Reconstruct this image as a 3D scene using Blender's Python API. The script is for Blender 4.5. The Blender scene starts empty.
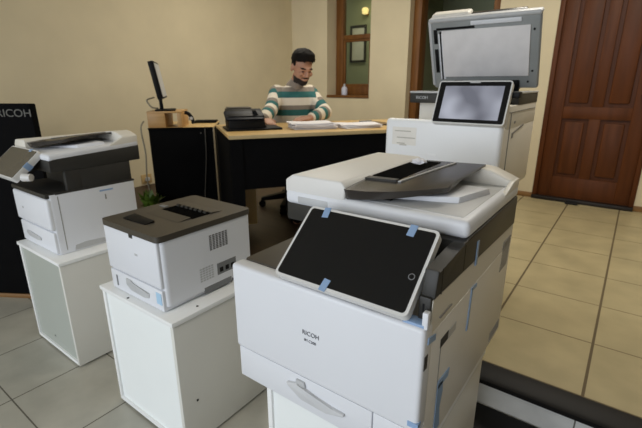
import bpy, bmesh, math, random
from mathutils import Vector, Matrix, noise
random.seed(7)
SC = bpy.context.scene
COL = SC.collection
# ------------------------------------------------------------------ camera
F_PX = 418.0
PITCH, ROLL, YAW = math.radians(17.3), math.radians(-0.15), math.radians(-36.5)
cam_d = bpy.data.cameras.new('camera'); cam = bpy.data.objects.new('camera', cam_d); COL.objects.link(cam)
fw = Vector((math.sin(YAW)*math.cos(PITCH), math.cos(YAW)*math.cos(PITCH), -math.sin(PITCH)))
rt = Vector((math.cos(YAW), -math.sin(YAW), 0)); up = rt.cross(fw)
rt2 = math.cos(ROLL)*rt + math.sin(ROLL)*up; up2 = -math.sin(ROLL)*rt + math.cos(ROLL)*up
cam.matrix_world = Matrix(((rt2.x, up2.x, -fw.x, 0), (rt2.y, up2.y, -fw.y, 0), (rt2.z, up2.z, -fw.z, 1.4), (0, 0, 0, 1)))
cam_d.sensor_width = 36; cam_d.lens = 36*F_PX/642; cam_d.clip_start = .02
cam_d.dof.use_dof = True; cam_d.dof.focus_distance = 1.15; cam_d.dof.aperture_fstop = 6.0
SC.camera = cam
# ------------------------------------------------------------------ world, lights, exposure
w = bpy.data.worlds.new('world'); SC.world = w; w.use_nodes = True
bg = w.node_tree.nodes['Background']; bg.inputs[0].default_value = (.80, .90, 1.0, 1); bg.inputs[1].default_value = .34
def area(name, loc, target, sx, sy, power, col):
    l = bpy.data.lights.new(name, 'AREA'); l.shape = 'RECTANGLE'; l.size = sx; l.size_y = sy; l.energy = power; l.color = col
    o = bpy.data.objects.new(name, l); COL.objects.link(o); o.location = loc
    o.rotation_euler = (Vector(target)-Vector(loc)).to_track_quat('-Z', 'Y').to_euler(); return o
area('shopfront_daylight', (-1.6, -5.2, 2.0), (-1.2, 1.5, .9), 6.0, 3.2, 245, (.88, .93, 1.0))
area('ceiling_light', (-.3, -1.3, 2.95), (-.3, -1.3, 0), 1.2, .6, 11, (1.0, .96, .90))
area('ceiling_light', (-2.6, 3.2, 2.95), (-2.6, 3.2, 0), 1.2, .6, 30, (1.0, .94, .82))
area('ceiling_light', (-.2, 3.2, 2.95), (-.2, 3.2, 0), 1.2, .6, 36, (1.0, .94, .83))
area('back_room_light', (-3.6, 6.0, 2.9), (-3.6, 6.0, 0), .6, .4, 7, (1.0, .9, .65))
SC.view_settings.view_transform = 'Standard'; SC.view_settings.look = 'None'
SC.view_settings.gamma = 1; SC.view_settings.use_curve_mapping = False
SC.view_settings.exposure = 0.0
# ------------------------------------------------------------------ materials
def lin(c):
    return tuple(((v/255)/12.92 if v/255 <= .04045 else ((v/255+.055)/1.055)**2.4) for v in c)
def mat(name, rgb, rough=.5, amt=.05, scale=12, metal=0, bump=0, spec=.5, coat=0):
    m = bpy.data.materials.new(name); m.use_nodes = True; nt = m.node_tree; b = nt.nodes['Principled BSDF']
    b.inputs['Roughness'].default_value = rough; b.inputs['Metallic'].default_value = metal
    b.inputs['Specular IOR Level'].default_value = spec; b.inputs['Coat Weight'].default_value = coat
    tc = nt.nodes.new('ShaderNodeTexCoord'); n = nt.nodes.new('ShaderNodeTexNoise'); n.inputs['Scale'].default_value = scale
    n.inputs['Detail'].default_value = 4
    nt.links.new(tc.outputs['Object'], n.inputs['Vector'])
    r = nt.nodes.new('ShaderNodeValToRGB'); c = lin(rgb)
    r.color_ramp.elements[0].position = .3; r.color_ramp.elements[1].position = .7
    r.color_ramp.elements[0].color = (*[v*(1-amt) for v in c], 1); r.color_ramp.elements[1].color = (*[min(1, v*(1+amt)) for v in c], 1)
    nt.links.new(n.outputs['Fac'], r.inputs['Fac']); nt.links.new(r.outputs['Color'], b.inputs['Base Color'])
    if bump:
        bn = nt.nodes.new('ShaderNodeBump'); bn.inputs['Strength'].default_value = bump; bn.inputs['Distance'].default_value = .002
        n2 = nt.nodes.new('ShaderNodeTexNoise'); n2.inputs['Scale'].default_value = scale*20
        nt.links.new(tc.outputs['Object'], n2.inputs['Vector']); nt.links.new(n2.outputs['Fac'], bn.inputs['Height'])
        nt.links.new(bn.outputs['Normal'], b.inputs['Normal'])
    return m
def wood(name, a, b_, axis, scale=3.0, rough=.4, stretch=14):
    m = bpy.data.materials.new(name); m.use_nodes = True; nt = m.node_tree; b = nt.nodes['Principled BSDF']
    b.inputs['Roughness'].default_value = rough
    tc = nt.nodes.new('ShaderNodeTexCoord'); mp = nt.nodes.new('ShaderNodeMapping')
    s = [scale*stretch]*3; s[axis] = scale; mp.inputs['Scale'].default_value = s
    n = nt.nodes.new('ShaderNodeTexNoise'); n.inputs['Scale'].default_value = 1; n.inputs['Detail'].default_value = 6
    r = nt.nodes.new('ShaderNodeValToRGB'); r.color_ramp.elements[0].position = .3; r.color_ramp.elements[1].position = .7
    r.color_ramp.elements[0].color = (*lin(a), 1); r.color_ramp.elements[1].color = (*lin(b_), 1)
    L = nt.links.new; L(tc.outputs['Object'], mp.inputs['Vector']); L(mp.outputs[0], n.inputs['Vector']); L(n.outputs['Fac'], r.inputs['Fac']); L(r.outputs[0], b.inputs['Base Color'])
    return m
def tiles(name, tile, grout, size, x0, y0, gwx, gwy, rough=.35):
    m = bpy.data.materials.new(name); m.use_nodes = True; nt = m.node_tree; b = nt.nodes['Principled BSDF']; L = nt.links.new
    g = nt.nodes.new('ShaderNodeNewGeometry'); sp = nt.nodes.new('ShaderNodeSeparateXYZ'); L(g.outputs['Position'], sp.inputs[0])
    def M(op, a, bv):
        k = nt.nodes.new('ShaderNodeMath'); k.operation = op
        for i, v in enumerate((a, bv)):
            if v is None: continue
            if isinstance(v, (int, float)): k.inputs[i].default_value = v
            else: L(v, k.inputs[i])
        return k.outputs[0]
    def line(o, off, gw):
        t = M('DIVIDE', M('SUBTRACT', o, off-50*size), size); f = M('FRACT', t, None)
        d = M('MINIMUM', f, M('SUBTRACT', 1.0, f)); return M('LESS_THAN', d, gw/size/2)
    fac = M('MAXIMUM', line(sp.outputs['X'], x0, gwx), line(sp.outputs['Y'], y0, gwy))
    n = nt.nodes.new('ShaderNodeTexNoise'); n.inputs['Scale'].default_value = 5; n.inputs['Detail'].default_value = 6; L(g.outputs['Position'], n.inputs['Vector'])
    r = nt.nodes.new('ShaderNodeValToRGB'); c = lin(tile); r.color_ramp.elements[0].position = .3; r.color_ramp.elements[1].position = .72
    r.color_ramp.elements[0].color = (*[v*.86 for v in c], 1); r.color_ramp.elements[1].color = (*[v*1.1 for v in c], 1); L(n.outputs['Fac'], r.inputs[0])
    mx = nt.nodes.new('ShaderNodeMix'); mx.data_type = 'RGBA'; L(fac, mx.inputs[0]); L(r.outputs[0], mx.inputs[6]); mx.inputs[7].default_value = (*lin(grout), 1)
    L(mx.outputs[2], b.inputs['Base Color'])
    rr = nt.nodes.new('ShaderNodeMapRange'); L(fac, rr.inputs[0]); rr.inputs[3].default_value = rough; rr.inputs[4].default_value = .8; L(rr.outputs[0], b.inputs['Roughness'])
    return m
def glass_mat(name):
    m = bpy.data.materials.new(name); m.use_nodes = True; nt = m.node_tree; L = nt.links.new
    out = nt.nodes['Material Output']; t = nt.nodes.new('ShaderNodeBsdfTransparent'); t.inputs[0].default_value = (.93, .96, .93, 1)
    g = nt.nodes.new('ShaderNodeBsdfGlossy'); g.inputs['Roughness'].default_value = .02; fr = nt.nodes.new('ShaderNodeFresnel'); fr.inputs[0].default_value = 1.25
    mx = nt.nodes.new('ShaderNodeMixShader'); L(fr.outputs[0], mx.inputs[0]); L(t.outputs[0], mx.inputs[1]); L(g.outputs[0], mx.inputs[2]); L(mx.outputs[0], out.inputs[0]); return m
def emit(name, rgb, s):
    m = bpy.data.materials.new(name); m.use_nodes = True; b = m.node_tree.nodes['Principled BSDF']
    b.inputs['Emission Color'].default_value = (*lin(rgb), 1); b.inputs['Emission Strength'].default_value = s; b.inputs['Base Color'].default_value = (*lin(rgb), 1); return m

M_wall = mat('cream_paint', (217, 204, 172), .85, .04, 3, bump=.15)
M_green = mat('green_grey_paint', (156, 162, 132), .85, .04, 3)
M_ceil = mat('ceiling_white', (225, 220, 205), .9)
M_tile = tiles('cream_floor_tile', (180, 167, 130), (100, 86, 62), .4495, -.43, 2.213, .012, .006, .38)
M_tileg = tiles('grey_floor_tile', (176, 174, 163), (92, 88, 78), .44, -2.55, .43, .006, .006, .4)
M_tiler = tiles('riser_tile', (226, 226, 222), (110, 108, 100), .4495, .013, 99.2, .006, .0, .35)
M_brown = wood('brown_vinyl_floor', (46, 33, 20), (66, 48, 29), 0, 3, .5)
M_blackstone = mat('black_step_nosing', (17, 15, 14), .55, spec=.25)
M_mat = mat('black_rubber', (14, 14, 15), .8, .2, 60, bump=.4)
M_white = mat('white_plastic', (222, 225, 231), .42, .01, 4)
M_white2 = mat('offwhite_plastic', (222, 218, 208), .45, .01, 4)
M_dark = mat('charcoal_plastic', (40, 39, 36), .5, .06, 30)
M_dark2 = mat('brown_grey_plastic', (66, 61, 53), .42, .06, 30)
M_hole = mat('dark_opening', (6, 6, 6), .95, .1, spec=.02)
M_grille = mat('grille_shade', (152, 148, 140), .7)
M_black = mat('black_plastic', (14, 14, 15), .5, spec=.18)
M_smoke = mat('smoke_plastic', (62, 58, 54), .25, .05)
M_screen = mat('dark_glass_screen', (16, 17, 20), .12, .02, spec=.4)
M_screen2 = mat('grey_glass_screen', (84, 80, 72), .25, .04)
M_lcd = mat('lcd_painted_reflection', (60, 62, 70), .12, .02)
def paint_reflection(m, a, b_, st):
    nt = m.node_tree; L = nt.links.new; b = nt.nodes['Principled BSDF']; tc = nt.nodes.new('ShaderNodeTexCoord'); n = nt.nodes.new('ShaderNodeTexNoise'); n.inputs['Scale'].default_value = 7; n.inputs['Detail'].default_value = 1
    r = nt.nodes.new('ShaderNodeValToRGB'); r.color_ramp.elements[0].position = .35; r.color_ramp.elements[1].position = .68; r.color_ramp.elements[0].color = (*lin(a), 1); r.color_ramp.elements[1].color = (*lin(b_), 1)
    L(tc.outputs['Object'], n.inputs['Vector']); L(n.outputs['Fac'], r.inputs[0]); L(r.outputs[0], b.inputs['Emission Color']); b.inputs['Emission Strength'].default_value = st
paint_reflection(M_lcd, (120, 122, 134), (206, 210, 224), .62)  # cloudy emission paints a daylight reflection onto the far printer's screen
M_frame = mat('tablet_frame_white', (218, 218, 216), .35)
M_grey = mat('grey_plastic', (120, 122, 124), .5)
M_lgrey = mat('light_grey_plastic', (186, 188, 190), .45)
M_seam = mat('dark_seam', (136, 134, 130), .7)
M_vent = mat('vent_slots', (58, 56, 54), .8)
M_tape = mat('blue_tape', (140, 168, 204), .45)
M_cab = mat('white_melamine', (240, 242, 242), .38, .015, 3)
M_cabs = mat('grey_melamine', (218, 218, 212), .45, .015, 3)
M_cabin = mat('white_melamine_front', (242, 247, 247), .42, .015, 3)
M_txt = mat('grey_print', (84, 86, 92), .6)
M_txtl = mat('pale_print', (188, 184, 174), .6)
M_signtxt = mat('silver_letters', (78, 76, 68), .5)
M_blackpanel = mat('black_laminate', (11, 11, 12), .8, .1, spec=.06)
M_beech = wood('beech_laminate', (196, 160, 100), (214, 180, 120), 0, 3, .32)
M_beechd = wood('beech_board', (178, 138, 84), (196, 154, 98), 0, 3, .45)
M_door = wood('varnished_door_wood', (78, 42, 18), (96, 53, 24), 2, 2.2, .45, 10)
M_doord = wood('door_panel_wood', (68, 36, 15), (84, 45, 20), 2, 2.2, .45, 10)
M_frwood = wood('window_wood', (104, 66, 32), (128, 86, 44), 2, 3, .4, 10)
for _m in (M_door, M_doord, M_frwood): _m.node_tree.nodes['Principled BSDF'].inputs['Specular IOR Level'].default_value = .2
M_skirt = wood('skirting_wood', (120, 86, 46), (146, 108, 62), 0, 2, .45)
M_glass = glass_mat('window_glass')
M_paper = mat('white_paper', (225, 222, 224), .8)
M_skin = mat('skin', (178, 132, 106), .55, .06, 20)
M_hair = mat('black_hair', (18, 14, 12), .75, .3, 80, bump=.6, spec=.15)
M_beard = mat('dark_beard', (34, 24, 20), .7, .3, 90)
M_trous = mat('navy_trousers', (28, 30, 40), .8)
M_cable = mat('white_cable', (150, 142, 124), .5)
M_brass = mat('brass', (180, 140, 70), .3, .05, 10, 1)
M_leaf = mat('leaf_green', (84, 112, 36), .45, .3, 15)
M_pot = mat('clay_pot', (110, 70, 46), .8)
M_lampg = emit('lamp_glow', (255, 225, 150), .8)
M_pad = mat('pale_grey_pad', (224, 222, 223), .6)
M_leather = mat('black_fabric', (16, 16, 17), .7)
M_soap = mat('pale_plastic_bottle', (205, 208, 225), .4)
M_glassbed = mat('scanner_glass', (70, 78, 76), .06)
M_crease = mat('crumpled_white', (235, 235, 240), .7)

# ------------------------------------------------------------------ builders
ORG = {}
def fin(name, bm, m, ang=35):
    me = bpy.data.meshes.new(name); bmesh.ops.recalc_face_normals(bm, faces=bm.faces); bm.to_mesh(me); bm.free()
    me.materials.append(m); me.shade_smooth(); me.set_sharp_from_angle(angle=math.radians(ang)); return me
def root_of(o):
    while o.parent: o = o.parent
    return o
def part(name, bm, m, parent, label=None, ang=35):
    """a mesh part; its vertices are in the same frame the thing is described in"""
    off = ORG[root_of(parent)]
    bmesh.ops.translate(bm, verts=bm.verts, vec=-off)
    o = bpy.data.objects.new(name, fin(name, bm, m, ang)); COL.objects.link(o); o.parent = parent
    if label: o['label'] = label
    return o
def thing(name, label, cat, loc=(0, 0, 0), rz=0, group=None, world=True):
    o = bpy.data.objects.new(name, None); o.empty_display_size = .1; COL.objects.link(o); o.location = loc; o.rotation_euler = (0, 0, rz)
    o['label'] = label; o['category'] = cat
    if group: o['group'] = group
    ORG[o] = Vector(loc) if world else Vector((0, 0, 0)); return o
def single(name, bm, m, label, cat, loc=(0, 0, 0), rz=0, group=None, ang=35):
    o = bpy.data.objects.new(name, fin(name, bm, m, ang)); COL.objects.link(o); o.location = loc; o.rotation_euler = (0, 0, rz)
    o['label'] = label; o['category'] = cat
    if group: o['group'] = group
    return o
def struct(name, bm, m, parent=None):
    o = bpy.data.objects.new(name, fin(name, bm, m)); COL.objects.link(o)
    if parent: o.parent = parent
    else: o['kind'] = 'structure'; ORG[o] = Vector((0, 0, 0))
    return o
def NB(): return bmesh.new()
def box(bm, x0, x1, y0, y1, z0, z1, bev=0, seg=2, edges='all'):
    vs = [bm.verts.new((x, y, z)) for x in (x0, x1) for y in (y0, y1) for z in (z0, z1)]
    fs = [bm.faces.new([vs[i] for i in q]) for q in ((0, 1, 3, 2), (4, 6, 7, 5), (0, 4, 5, 1), (2, 3, 7, 6), (0, 2, 6, 4), (1, 5, 7, 3))]
    if bev:
        es = {e for f in fs for e in f.edges}
        if edges == 'z': es = [e for e in es if abs(e.verts[0].co.z-e.verts[1].co.z) > 1e-6]
        elif edges == 'front': es = [e for e in es if max(v.co.y for v in e.verts) <= y0+1e-6]
        elif edges == 'y': es = [e for e in es if abs(e.verts[0].co.y-e.verts[1].co.y) > 1e-6]
        bmesh.ops.bevel(bm, geom=list(es), offset=bev, segments=seg, affect='EDGES', profile=.5, clamp_overlap=True)
    return bm
def B(*a, **k): return box(NB(), *a, **k)
def prism(bm, pts, axis, a0, a1, bev=0, seg=2):
    """polygon pts in the two other axes, extruded along axis"""
    def P(p, a): return {'x': (a, p[0], p[1]), 'y': (p[0], a, p[1]), 'z': (p[0], p[1], a)}[axis]
    A = [bm.verts.new(P(p, a0)) for p in pts]; Bv = [bm.verts.new(P(p, a1)) for p in pts]; n = len(pts)
    fs = [bm.faces.new(A), bm.faces.new(Bv[::-1])]+[bm.faces.new((A[i], Bv[i], Bv[(i+1) % n], A[(i+1) % n])) for i in range(n)]
    if bev: bmesh.ops.bevel(bm, geom=list({e for f in fs for e in f.edges}), offset=bev, segments=seg, affect='EDGES', profile=.5, clamp_overlap=True)
    return bm
def hexa(bm, c8, bev=0, seg=2):
    """c8: four bottom corners then four top corners, same order"""
    v = [bm.verts.new(c) for c in c8]
    fs = [bm.faces.new([v[i] for i in q]) for q in ((3, 2, 1, 0), (4, 5, 6, 7), (0, 1, 5, 4), (1, 2, 6, 5), (2, 3, 7, 6), (3, 0, 4, 7))]
    if bev: bmesh.ops.bevel(bm, geom=list({e for f in fs for e in f.edges}), offset=bev, segments=seg, affect='EDGES', profile=.5, clamp_overlap=True)
    return bm
def cone(bm, p0, p1, r0, r1=None, n=16):
    p0, p1 = Vector(p0), Vector(p1); r1 = r0 if r1 is None else r1; d = (p1-p0); q = d.to_track_quat('Z', 'Y')
    A, Bv = [], []
    for i in range(n):
        a = 2*math.pi*i/n; c = Vector((math.cos(a), math.sin(a), 0)); A.append(bm.verts.new(p0+q@(c*r0))); Bv.append(bm.verts.new(p1+q@(c*r1)))
    bm.faces.new(A[::-1]); bm.faces.new(Bv)
    for i in range(n): bm.faces.new((A[i], A[(i+1) % n], Bv[(i+1) % n], Bv[i]))
    return bm
def lathe(bm, prof, c=(0, 0, 0), n=20):
    rings = [[bm.verts.new((c[0]+r*math.cos(2*math.pi*i/n), c[1]+r*math.sin(2*math.pi*i/n), c[2]+z)) for i in range(n)] for r, z in prof]
    bm.faces.new(rings[0][::-1]); bm.faces.new(rings[-1])
    for a, b in zip(rings, rings[1:]):
        for i in range(n): bm.faces.new((a[i], a[(i+1) % n], b[(i+1) % n], b[i]))
    return bm
def tube(bm, pts, r, n=8, sub=6):
    P = [Vector(p) for p in pts]; path = []
    for i in range(len(P)-1):
        p0, p1, p2, p3 = P[max(i-1, 0)], P[i], P[i+1], P[min(i+2, len(P)-1)]
        for k in range(sub):
            t = k/sub; path.append(.5*((2*p1)+(p2-p0)*t+(2*p0-5*p1+4*p2-p3)*t*t+(3*p1-p0-3*p2+p3)*t**3))
    path.append(P[-1]); prev = None; ref = Vector((.31, .52, .79))
    for i, p in enumerate(path):
        d = (path[min(i+1, len(path)-1)]-path[max(i-1, 0)]).normalized(); a = d.cross(ref).normalized(); b = d.cross(a)
        ring = [bm.verts.new(p+r*(math.cos(2*math.pi*k/n)*a+math.sin(2*math.pi*k/n)*b)) for k in range(n)]
        if prev:
            for k in range(n): bm.faces.new((prev[k], prev[(k+1) % n], ring[(k+1) % n], ring[k]))
        else: bm.faces.new(ring[::-1])
        prev = ring
    bm.faces.new(prev); return bm
def text_bm(s, size, M, depth=.0006):
    c = bpy.data.curves.new('t', 'FONT'); c.body = s; c.size = size; c.extrude = depth; c.align_x = 'CENTER'; c.align_y = 'CENTER'
    o = bpy.data.objects.new('t', c); COL.objects.link(o); dg = bpy.context.evaluated_depsgraph_get(); dg.update()
    me = bpy.data.meshes.new_from_object(o.evaluated_get(dg)); bm = NB(); bm.from_mesh(me); bm.transform(M)
    bpy.data.objects.remove(o); bpy.data.curves.remove(c); bpy.data.meshes.remove(me); return bm
def face_front(x, y, z): return Matrix.Translation((x, y, z)) @ Matrix.Rotation(math.pi/2, 4, 'X')
def frame_ring(bm, x0, x1, z0, z1, t, y0, y1, bev=0):
    """rectangular frame in XZ made of four bars"""
    for a in ((x0, x0+t, z0, z1), (x1-t, x1, z0, z1), (x0+t, x1-t, z0, z0+t), (x0+t, x1-t, z1-t, z1)):
        box(bm, a[0], a[1], y0, y1, a[2], a[3], bev)
    return bm

# ------------------------------------------------------------------ room
LW, BW, RW, CE = -4.26, 5.06, 2.4, 3.0       # left wall x, back wall y, right wall x, ceiling z
S1, S2 = .18, .33                            # tiled upper floor, desk platform
struct('floor', B(LW, RW, -3, 1.70, -.08, 0), M_tileg)
struct('floor_upper', B(LW, RW, 1.702, 6.9, -.08, S1), M_tile)
struct('floor_platform', B(LW, -1.06, 1.66, BW, S1, S2), M_brown)
struct('trim_1', B(LW, RW, 1.690, 1.7019, 0, S1-.029), M_tiler)                  # riser tiles
b = NB(); prism(b, [(1.635, S1-.028), (1.757, S1-.028), (1.757, S1+.002), (1.65, S1+.002), (1.635, S1-.008)], 'x', -1.05, RW); struct('trim_2', b, M_blackstone)    # nosing
struct('wall_left', B(LW-.2, LW, -3, BW+.30, 0, CE), M_wall)
struct('wall_right', B(RW, RW+.2, -3, 7, 0, CE), mat('tan_paint', (128, 112, 88), .85, .04, 3))
struct('ceiling', B(LW-.2, RW+.2, -3, 7, CE, CE+.1), M_ceil)
W1 = (-3.632, -2.945, 1.247, 2.75); D2 = (-2.408, -1.37, S1, 2.7); D1 = (-.80, .125, S1, 2.55); TH = .30
b = NB(); xs = [(-6.8, W1[0], 0, CE), (W1[0], W1[1], 0, W1[2]-.035), (W1[0], W1[1], W1[3], CE), (W1[1], D2[0], 0, CE), (D2[0], D2[1], D2[3], CE),
                (D2[1], D1[0], 0, CE), (D1[0], D1[1], D1[3], CE), (D1[1], RW, 0, CE)]
for x0, x1, z0, z1 in xs: box(b, x0, x1, BW, BW+TH, z0, z1)
struct('wall_back', b, M_wall)
struct('wall_far', B(-7, RW, 6.7, 6.9, S1, CE), M_green)
struct('wall_shade_partition', B(-2.75, -2.65, BW+TH, 6.7, S1, CE), M_green)  # added partition, keeps back room light out of the open doorway
b = NB(); box(b, D2[1], D1[0], BW-.014, BW, S1, S1+.055, .003); box(b, D1[1], RW, BW-.014, BW, S1, S1+.055, .003)
struct('baseboard_back', b, M_skirt)
# window with wooden sash
wf = struct('window_1', frame_ring(NB(), W1[0], W1[1], W1[2], W1[3], .12, BW+.22, BW+TH, .006), M_frwood)
b = NB(); box(b, W1[0]+.12, W1[1]-.12, BW+.22, BW+.28, 1.985, 2.045, .005); struct('sash_rail', b, M_frwood, wf)
b = NB(); frame_ring(b, W1[0]+.12, W1[1]-.12, W1[2]+.12, 1.985, .03, BW+.235, BW+.27, .003); struct('lower_sash', b, M_frwood, wf)
struct('sill', B(W1[0]-.0, W1[1], BW-.012, BW+.22, W1[2]-.034, W1[2], .004), M_frwood, wf)
struct('pane', B(W1[0]+.125, W1[1]-.125, BW+.25, BW+.254, W1[2]+.10, W1[3]-.125), M_glass, wf)
# open doorway with wooden lining
d2 = struct('door_2', B(D2[0], D2[0]+.10, BW+.11, BW+TH, S1, D2[3], .006), M_frwood)
struct('door_lining', B(D2[1]-.10, D2[1], BW+.11, BW+TH, S1, D2[3], .006), M_frwood, d2)
struct('lintel', B(D2[0]+.10, D2[1]-.10, BW+.11, BW+TH, D2[3]-.1, D2[3], .006), M_frwood, d2)
# panelled door
b = NB(); box(b, D1[0]+.045, D1[1]-.045, BW+.035, BW+.065, S1+.015, D1[3]-.04)
d1 = struct('door_1', b, M_doord)
x0, x1 = D1[0]+.045, D1[1]-.045; xm = (x0+x1)/2; st = .125
b = NB()
for a in ((x0, x0+st, S1+.015, 2.5), (x1-st, x1, S1+.015, 2.5), (xm-.05, xm+.05, S1+.26, 1.05), (xm-.05, xm+.05, 1.17, 2.4),
          (x0+st, x1-st, S1+.015, S1+.26), (x0+st, x1-st, 1.05, 1.17), (x0+st, x1-st, 2.38, 2.5)):
    box(b, a[0], a[1], BW+.015, BW+.05, a[2], a[3], .004)
struct('stiles_and_rails', b, M_door, d1)
for xa, xb in ((x0+st, xm-.05), (xm+.05, x1-st)):
    for za, zb in ((S1+.26, 1.05), (1.17, 2.38)):
        struct('raised_panel', B(xa+.035, xb-.035, BW+.020, BW+.045, za+.035, zb-.035, .014, 2), M_door, d1)
b = NB(); box(b, D1[0], D1[0]+.045, BW-.012, BW+TH, S1, D1[3], .004); box(b, D1[1]-.045, D1[1], BW-.012, BW+TH, S1, D1[3], .004); box(b, D1[0]+.045, D1[1]-.045, BW-.012, BW+TH, D1[3]-.04, D1[3])
struct('door_frame', b, M_door, d1)
b = NB(); cone(b, (x1-.06, BW+.016, 1.31), (x1-.06, BW-.03, 1.31), .012); lathe(b, [(.006, -.026), (.022, -.016), (.026, 0), (.022, .016), (.006, .026)], (x1-.06, BW-.045, 1.31))
struct('door_knob', b, M_brass, d1)
struct('threshold', B(D1[0], D1[1], BW-.05, BW+.02, S1, S1+.04, .006), mat('dark_threshold', (26, 19, 15), .5), d1)
single('door_stop', B(-.06, .06, -.03, .03, 0, .022, .008), M_mat, 'small black rubber stop on the tiles at the foot of the panelled door', 'door stop', (-.40, BW-.085, S1+.0005))
single('floor_mat', B(-.66, .66, -.37, .37, 0, .012, .004), M_mat, 'black rubber floor mat in front of the tiled step', 'mat', (.17, 1.312, .0005))

# ------------------------------------------------------------------ white cabinets
def cabinet(x0, x1, y0, y1, z1, label, feet=True, marks=(), front=None):
    z0 = .012
    t = thing('cabinet', label, 'cabinet', ((x0+x1)/2, (y0+y1)/2, 0), group='white melamine cabinets under the printers')
    th = .018
    b = NB(); box(b, x0, x0+th, y0, y1, z0, z1-th, .001); part('side_panel', b, M_cab, t)
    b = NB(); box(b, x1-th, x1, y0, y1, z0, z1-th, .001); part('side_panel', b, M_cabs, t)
    part('top_panel', B(x0-.006, x1+.006, y0-.006, y1+.006, z1-th, z1, .002), M_cab, t)
    part('bottom_panel', B(x0+th, x1-th, y0, y1, z0, z0+th), M_cab, t)
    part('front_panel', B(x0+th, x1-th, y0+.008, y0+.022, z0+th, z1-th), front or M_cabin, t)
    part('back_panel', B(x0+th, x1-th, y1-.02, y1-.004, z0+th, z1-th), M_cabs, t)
    for fx in (x0+.06, x1-.06):
        for fy in (y0+.08, y1-.06): part('foot', B(fx-.025, fx+.025, fy-.025, fy+.025, 0, z0), M_beechd, t)
    for (mx, my, mz, ax) in marks:
        b = NB(); p = Vector((mx, my, mz)); d = {'x': Vector((.001, 0, 0)), 'z': Vector((0, 0, .001)), 'y': Vector((0, -.001, 0))}[ax]
        cone(b, p-d, p+d, .005, .005, 10); part('screw_cap', b, M_black, t)
    return t
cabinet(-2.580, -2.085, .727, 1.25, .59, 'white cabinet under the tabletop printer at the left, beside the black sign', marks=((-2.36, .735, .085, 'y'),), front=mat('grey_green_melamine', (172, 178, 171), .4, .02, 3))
cabinet(-1.698, -1.200, .732, 1.22, .59, 'white cabinet under the small black-topped printer, in the middle', marks=((-1.1995, .80, .21, 'x'), (-1.225, .86, .5905, 'z'), (-1.50, .738, .5905, 'z')))
cabinet(-.787, -.275, .775, 1.275, .562, 'white cabinet mostly hidden under the large printer in the foreground')

# ------------------------------------------------------------------ shared printer pieces
def tablet(parent, bl, br, tl, th, rim, rimw, scr, mframe, mscreen, label=None):
    """screen unit from its lower-left, lower-right and upper-left corners"""
    bl, br, tl = Vector(bl), Vector(br), Vector(tl); ex = (br-bl); W = ex.length; ex.normalize(); ey = (tl-bl); ey -= ex*(ey@ex); Hh = ey.length; ey.normalize(); ez = ex.cross(ey)
    T = Matrix(((ex.x, ey.x, ez.x, bl.x), (ex.y, ey.y, ez.y, bl.y), (ex.z, ey.z, ez.z, bl.z), (0, 0, 0, 1)))
    b = B(0, W, 0, Hh, -th, 0, rim, 3, 'z'); b.transform(T); p = part('control_panel', b, mframe, parent, label, 40)
    b = B(rimw, W-rimw, rimw, Hh-rimw, -.002, .0012, rim*.6, 3, 'z'); b.transform(T); part('screen', b, mscreen, p)
    return p, T, W, Hh
def adf_tray(parent, c4, th, m):
    """sloping input tray: four corners front-left, front-right, back-right, back-left"""
    fl, fr, br, bl = [Vector(c) for c in c4]
    def P(s, t, dz=0):
        return (fl*(1-s)+fr*s)*(1-t)+(bl*(1-s)+br*s)*t+Vector((0, 0, dz))
    b = NB(); hexa(b, [P(.0, .0, -th), P(1, 0, -th), P(1, 1, -th), P(0, 1, -th), P(0, 0), P(1, 0), P(1, 1), P(0, 1)], th*.35, 2)
    t = part('feeder_tray', b, m, parent)
    return t, P

# ------------------------------------------------------------------ large printer in front
XL, XR, YF, YB, ZB = -.815, -.262, .70, 1.41, .575
P1 = thing('multifunction_printer', 'large white office printer in the foreground with a tilted black tablet panel', 'printer', ((XL+XR)/2, 1.05, ZB), group='white floor printers')
b = NB(); box(b, XL+.004, XR-.004, .735, YB, ZB, .915, .006)
prism(b, [(.735, .90), (.735, .984), (YB, .962), (YB, .90)], 'x', XR-.02, XR-.002)
box(b, XL+.004, XR, .738, YB-.01, ZB+.005, .905, .004)
part('body', b, M_white2, P1)
b = NB(); box(b, XL-.008, XR, YF-.002, .745, .6745, .934, .010, 4, 'all'); part('front_cover', b, M_white, P1)
b = NB(); box(b, XL, -.3745, YF+.002, .76, ZB, .6735, .002); tr = part('paper_tray', b, M_white, P1)
b = NB(); prism(b, [(-.632, .640), (-.595, .652), (-.54, .636), (-.48, .630), (-.448, .630), (-.448, .622), (-.50, .606), (-.58, .607), (-.625, .630)], 'y', YF-.007, YF+.004, .003); part('handle', b, mat('handle_grey', (204, 206, 209), .45), tr)
b = NB(); prism(b, [(-.60, .662), (-.573, .662), (-.568, .646), (-.60, .648)], 'y', YF-.004, YF+.004, .002); part('grip_recess', b, M_lgrey, tr)
part('lower_panel', B(-.372, XR-.001, YF+.003, .76, ZB, .6735, .002), M_white, P1)
part('output_tray', B(XL+.004, -.36, .742, 1.34, .915, .938, .004), M_dark2, P1)
b = NB(); prism(b, [(.90, .9385), (1.25, .9385), (1.25, .962)], 'x', -.74, -.46); part('paper_rest', b, M_dark2, P1)
b = NB(); box(b, XL+.02, -.36, 1.32, YB-.01, .935, 1.05); box(b, XL+.004, XL+.03, 1.18, YB-.01, .935, 1.01); part('exit_housing', b, M_dark, P1)
b = NB(); prism(b, [(.735, .985), (.86, .985), (YB, .964), (YB, 1.056), (.90, 1.056), (.88, 1.048), (.748, 1.044)], 'x', -.292, XR+.0005, .004)
box(b, -.292, XR-.004, .728, .76, .936, .990, .003)
box(b, -.40, -.29, .90, YB, .964, 1.056)
part('bridge_unit', b, M_dark, P1)
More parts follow.
